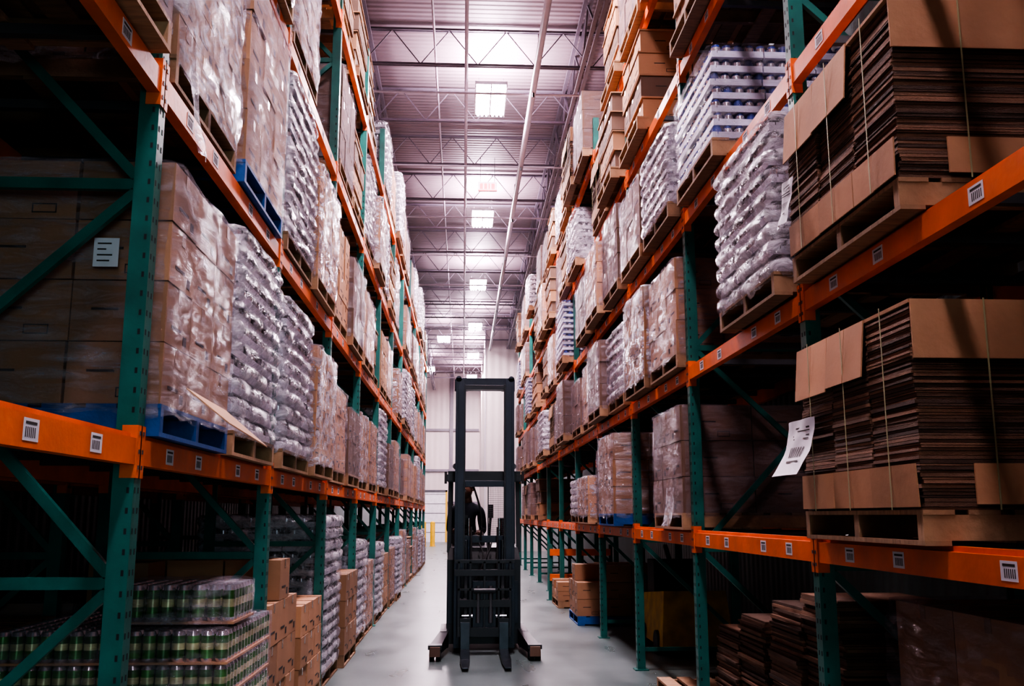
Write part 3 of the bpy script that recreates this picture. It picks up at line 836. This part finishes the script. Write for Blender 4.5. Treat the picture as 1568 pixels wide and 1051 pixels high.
for x in (1.60, 2.18, 2.72): mb.box(x, x + .07, .06, .12, 0, 1.0, 'green'); mb.box(x - .04, x + .11, .03, .15, 0, .012, 'green')
put('orange_guard_rail', mb.mesh('orange_guard_rail'), (0, RY0 + 5 * BAY + .35, 0))
# ---- roof steel
mb = MB()
def truss_x(y, zb=9.25, zt=9.9):
    for z in (zb, zt):
        for dy in (-.03, .03): mb.box(XL, XR, y + dy - .015, y + dy + .015, z, z + .04, 'steelw')
    x = XL; i = 0
    while x < XR - .5:
        a = (x, y, zb + .03 if i % 2 else zt + .02); b = (x + .5, y, zt + .02 if i % 2 else zb + .03)
        mb.bar(a, b, .016, .016, 'steelw'); x += .5; i += 1
def truss_y(x, zb=9.0, zt=9.9):
    for z in (zb, zt):
        for dx in (-.05, .05): mb.box(x + dx - .03, x + dx + .03, YB + .05, YE - .2, z - .05, z, 'steelw')
    y = YB + .1; i = 0
    while y < YE - 1.2:
        a = (x, y, zb if i % 2 else zt - .05); b = (x, y + .9, zt - .05 if i % 2 else zb)
        mb.bar(a, b, .03, .03, 'steelw'); y += .9; i += 1
y = 1.2
while y < YE - 1: truss_x(y); y += 2.43
truss_y(-1.75); truss_y(2.0)
put('roof_trusses', mb.mesh('roof_trusses'))
mb = MB()
mb.tube((1.17, YB + .1, 8.85), (1.17, 42.7, 8.85), .055, 14, 'pipe')
mb.tube((.0, YB + .1, 9.18), (.0, YE - .2, 9.18), .03, 10, 'pipe')
mb.tube((-.55, YB + .1, 9.6), (-.55, YE - .2, 9.6), .02, 8, 'pipe')
y = 0
while y < 40:
    mb.tube((1.17, y, 8.85), (1.17, y, 9.28), .012, 6, 'pipe')
    mb.tube((1.17, y + 1.2, 8.85), (1.17, y + 1.2, 8.72), .02, 8, 'galv')
    mb.tube((-4, y + 1.6, 8.95), (3.4, y + 1.6, 8.95), .022, 8, 'pipe')
    y += 3.65
put('sprinkler_pipes', mb.mesh('sprinkler_pipes'))

# ---- lamps
def mk_lamp():
    mb = MB()
    mb.box(-.27, .27, -.65, .65, .05, .11, 'lhouse')
    for s in (-1, 1):
        mb.box(min(s * .27, s * .29), max(s * .27, s * .29), -.66, .66, -.01, .11, 'lhouse')
        for t in (.06, .14, .22): mb.tube((s * t, -.62, .01), (s * t, .62, .01), .026, 8, 'ltube')
    mb.box(-.26, .26, -.64, .64, .035, .05, 'ltube')
    mb.box(-.012, .012, -.65, .65, -.02, .05, 'lhouse')
    mb.box(-.27, .27, -.012, .012, -.02, .05, 'lhouse')
    for x in (-.22, .22):
        for y in (-.5, .5): mb.tube((x, y, .11), (x, y, .24), .006, 6, 'galv')
    return mb.mesh('high_bay_light')
lampme = mk_lamp()
def lamp(x, y, power, z=9.1, up=.28):
    o = put('high_bay_light', lampme, (x, y, z))
    ld = bpy.data.lights.new('high_bay_lamp', 'AREA'); ld.shape = 'RECTANGLE'; ld.size = .54; ld.size_y = 1.3
    ld.energy = power; ld.color = (1.0, .80, .89)
    lo = bpy.data.objects.new('lamp_downlight', ld); scene.collection.objects.link(lo); lo.parent = o; lo.location = (0, 0, -.04)
    lu = bpy.data.lights.new('high_bay_uplight', 'AREA'); lu.shape = 'RECTANGLE'; lu.size = .5; lu.size_y = 1.2
    lu.energy = power * up; lu.color = (1.0, .74, .92)
    uo = bpy.data.objects.new('lamp_uplight', lu); scene.collection.objects.link(uo); uo.parent = o; uo.location = (0, 0, .15)
    uo.rotation_euler = (math.pi, 0, 0)
PWR = {-3: 150, -2: 380, -1: 680, 0: 760, 1: 700, 2: 620, 3: 560, 4: 620, 5: 600}
for k in range(-3, 6):
    y = 16.9 + 7.3 * k
    if y > 54: break
    lamp(.45, y, PWR[k], up=.5 if k >= 0 else .12)
lamp(-.88, 41.7, 400); lamp(-1.8, 50.5, 550)

mb = MB(); mb.box(-.2, .2, -.03, .03, 0, .2, 'lhouse')
for (x0, x1) in ((-.16, -.10), (-.07, -.01), (.02, .05), (.08, .15)): mb.box(x0, x1, -.035, -.03, .04, .16, 'red')
mb.box(-.2, .2, -.032, -.03, 0, .025, 'red')
for x in (-.15, .15): mb.tube((x, 0, .2), (x, 0, .75), .006, 6, 'galv')
put('exit_sign', mb.mesh('exit_sign'), (.47, 19.6, 8.30))

mb = MB()
mb.hexa([(-.4, -.7, .1), (.4, -.7, .1), (.4, .7, .1), (-.4, .7, .1), (-.35, -.6, .7), (.35, -.6, .7), (.35, .6, .6), (-.35, .6, .6)], 'yellowd')
mb.box(-.3, .3, .2, .6, .6, 1.0, 'rubber'); mb.tube((-.42, -.4, .13), (.42, -.4, .13), .13, 18, 'rubber'); mb.tube((-.42, .4, .13), (.42, .4, .13), .13, 18, 'rubber')
mb.bar((0, .6, .9), (0, .95, 1.15), .05, .04, 'rubber')
mb.bar((-.2, -.61, .3), (.2, -.61, .3), .02, .12, 'rubber')
put('yellow_floor_sweeper', mb.mesh('yellow_floor_sweeper'), (2.6, 11.6, 0))
mb = MB(); pallet(mb, 'wood'); put('empty_wood_pallet', mb.mesh('empty_wood_pallet'), (2.30, 8.25, .001))

# ---------------------------------------------------------------- world + camera
w = bpy.data.worlds.new('w'); scene.world = w; w.use_nodes = True
wn = w.node_tree
wn.nodes['Background'].inputs[0].default_value = (.03, .06, .07, 1)
wn.nodes['Background'].inputs[1].default_value = 1.0
cam = bpy.data.cameras.new('camera'); co = bpy.data.objects.new('camera', cam); scene.collection.objects.link(co)
cam.sensor_width = 36; cam.lens = 36 * 1480 / 1568
co.location = (0, 0, 1.53)
co.rotation_euler = (math.radians(90 + 10.13), 0, math.radians(-2.89))
cam.clip_end = 200
scene.camera = co
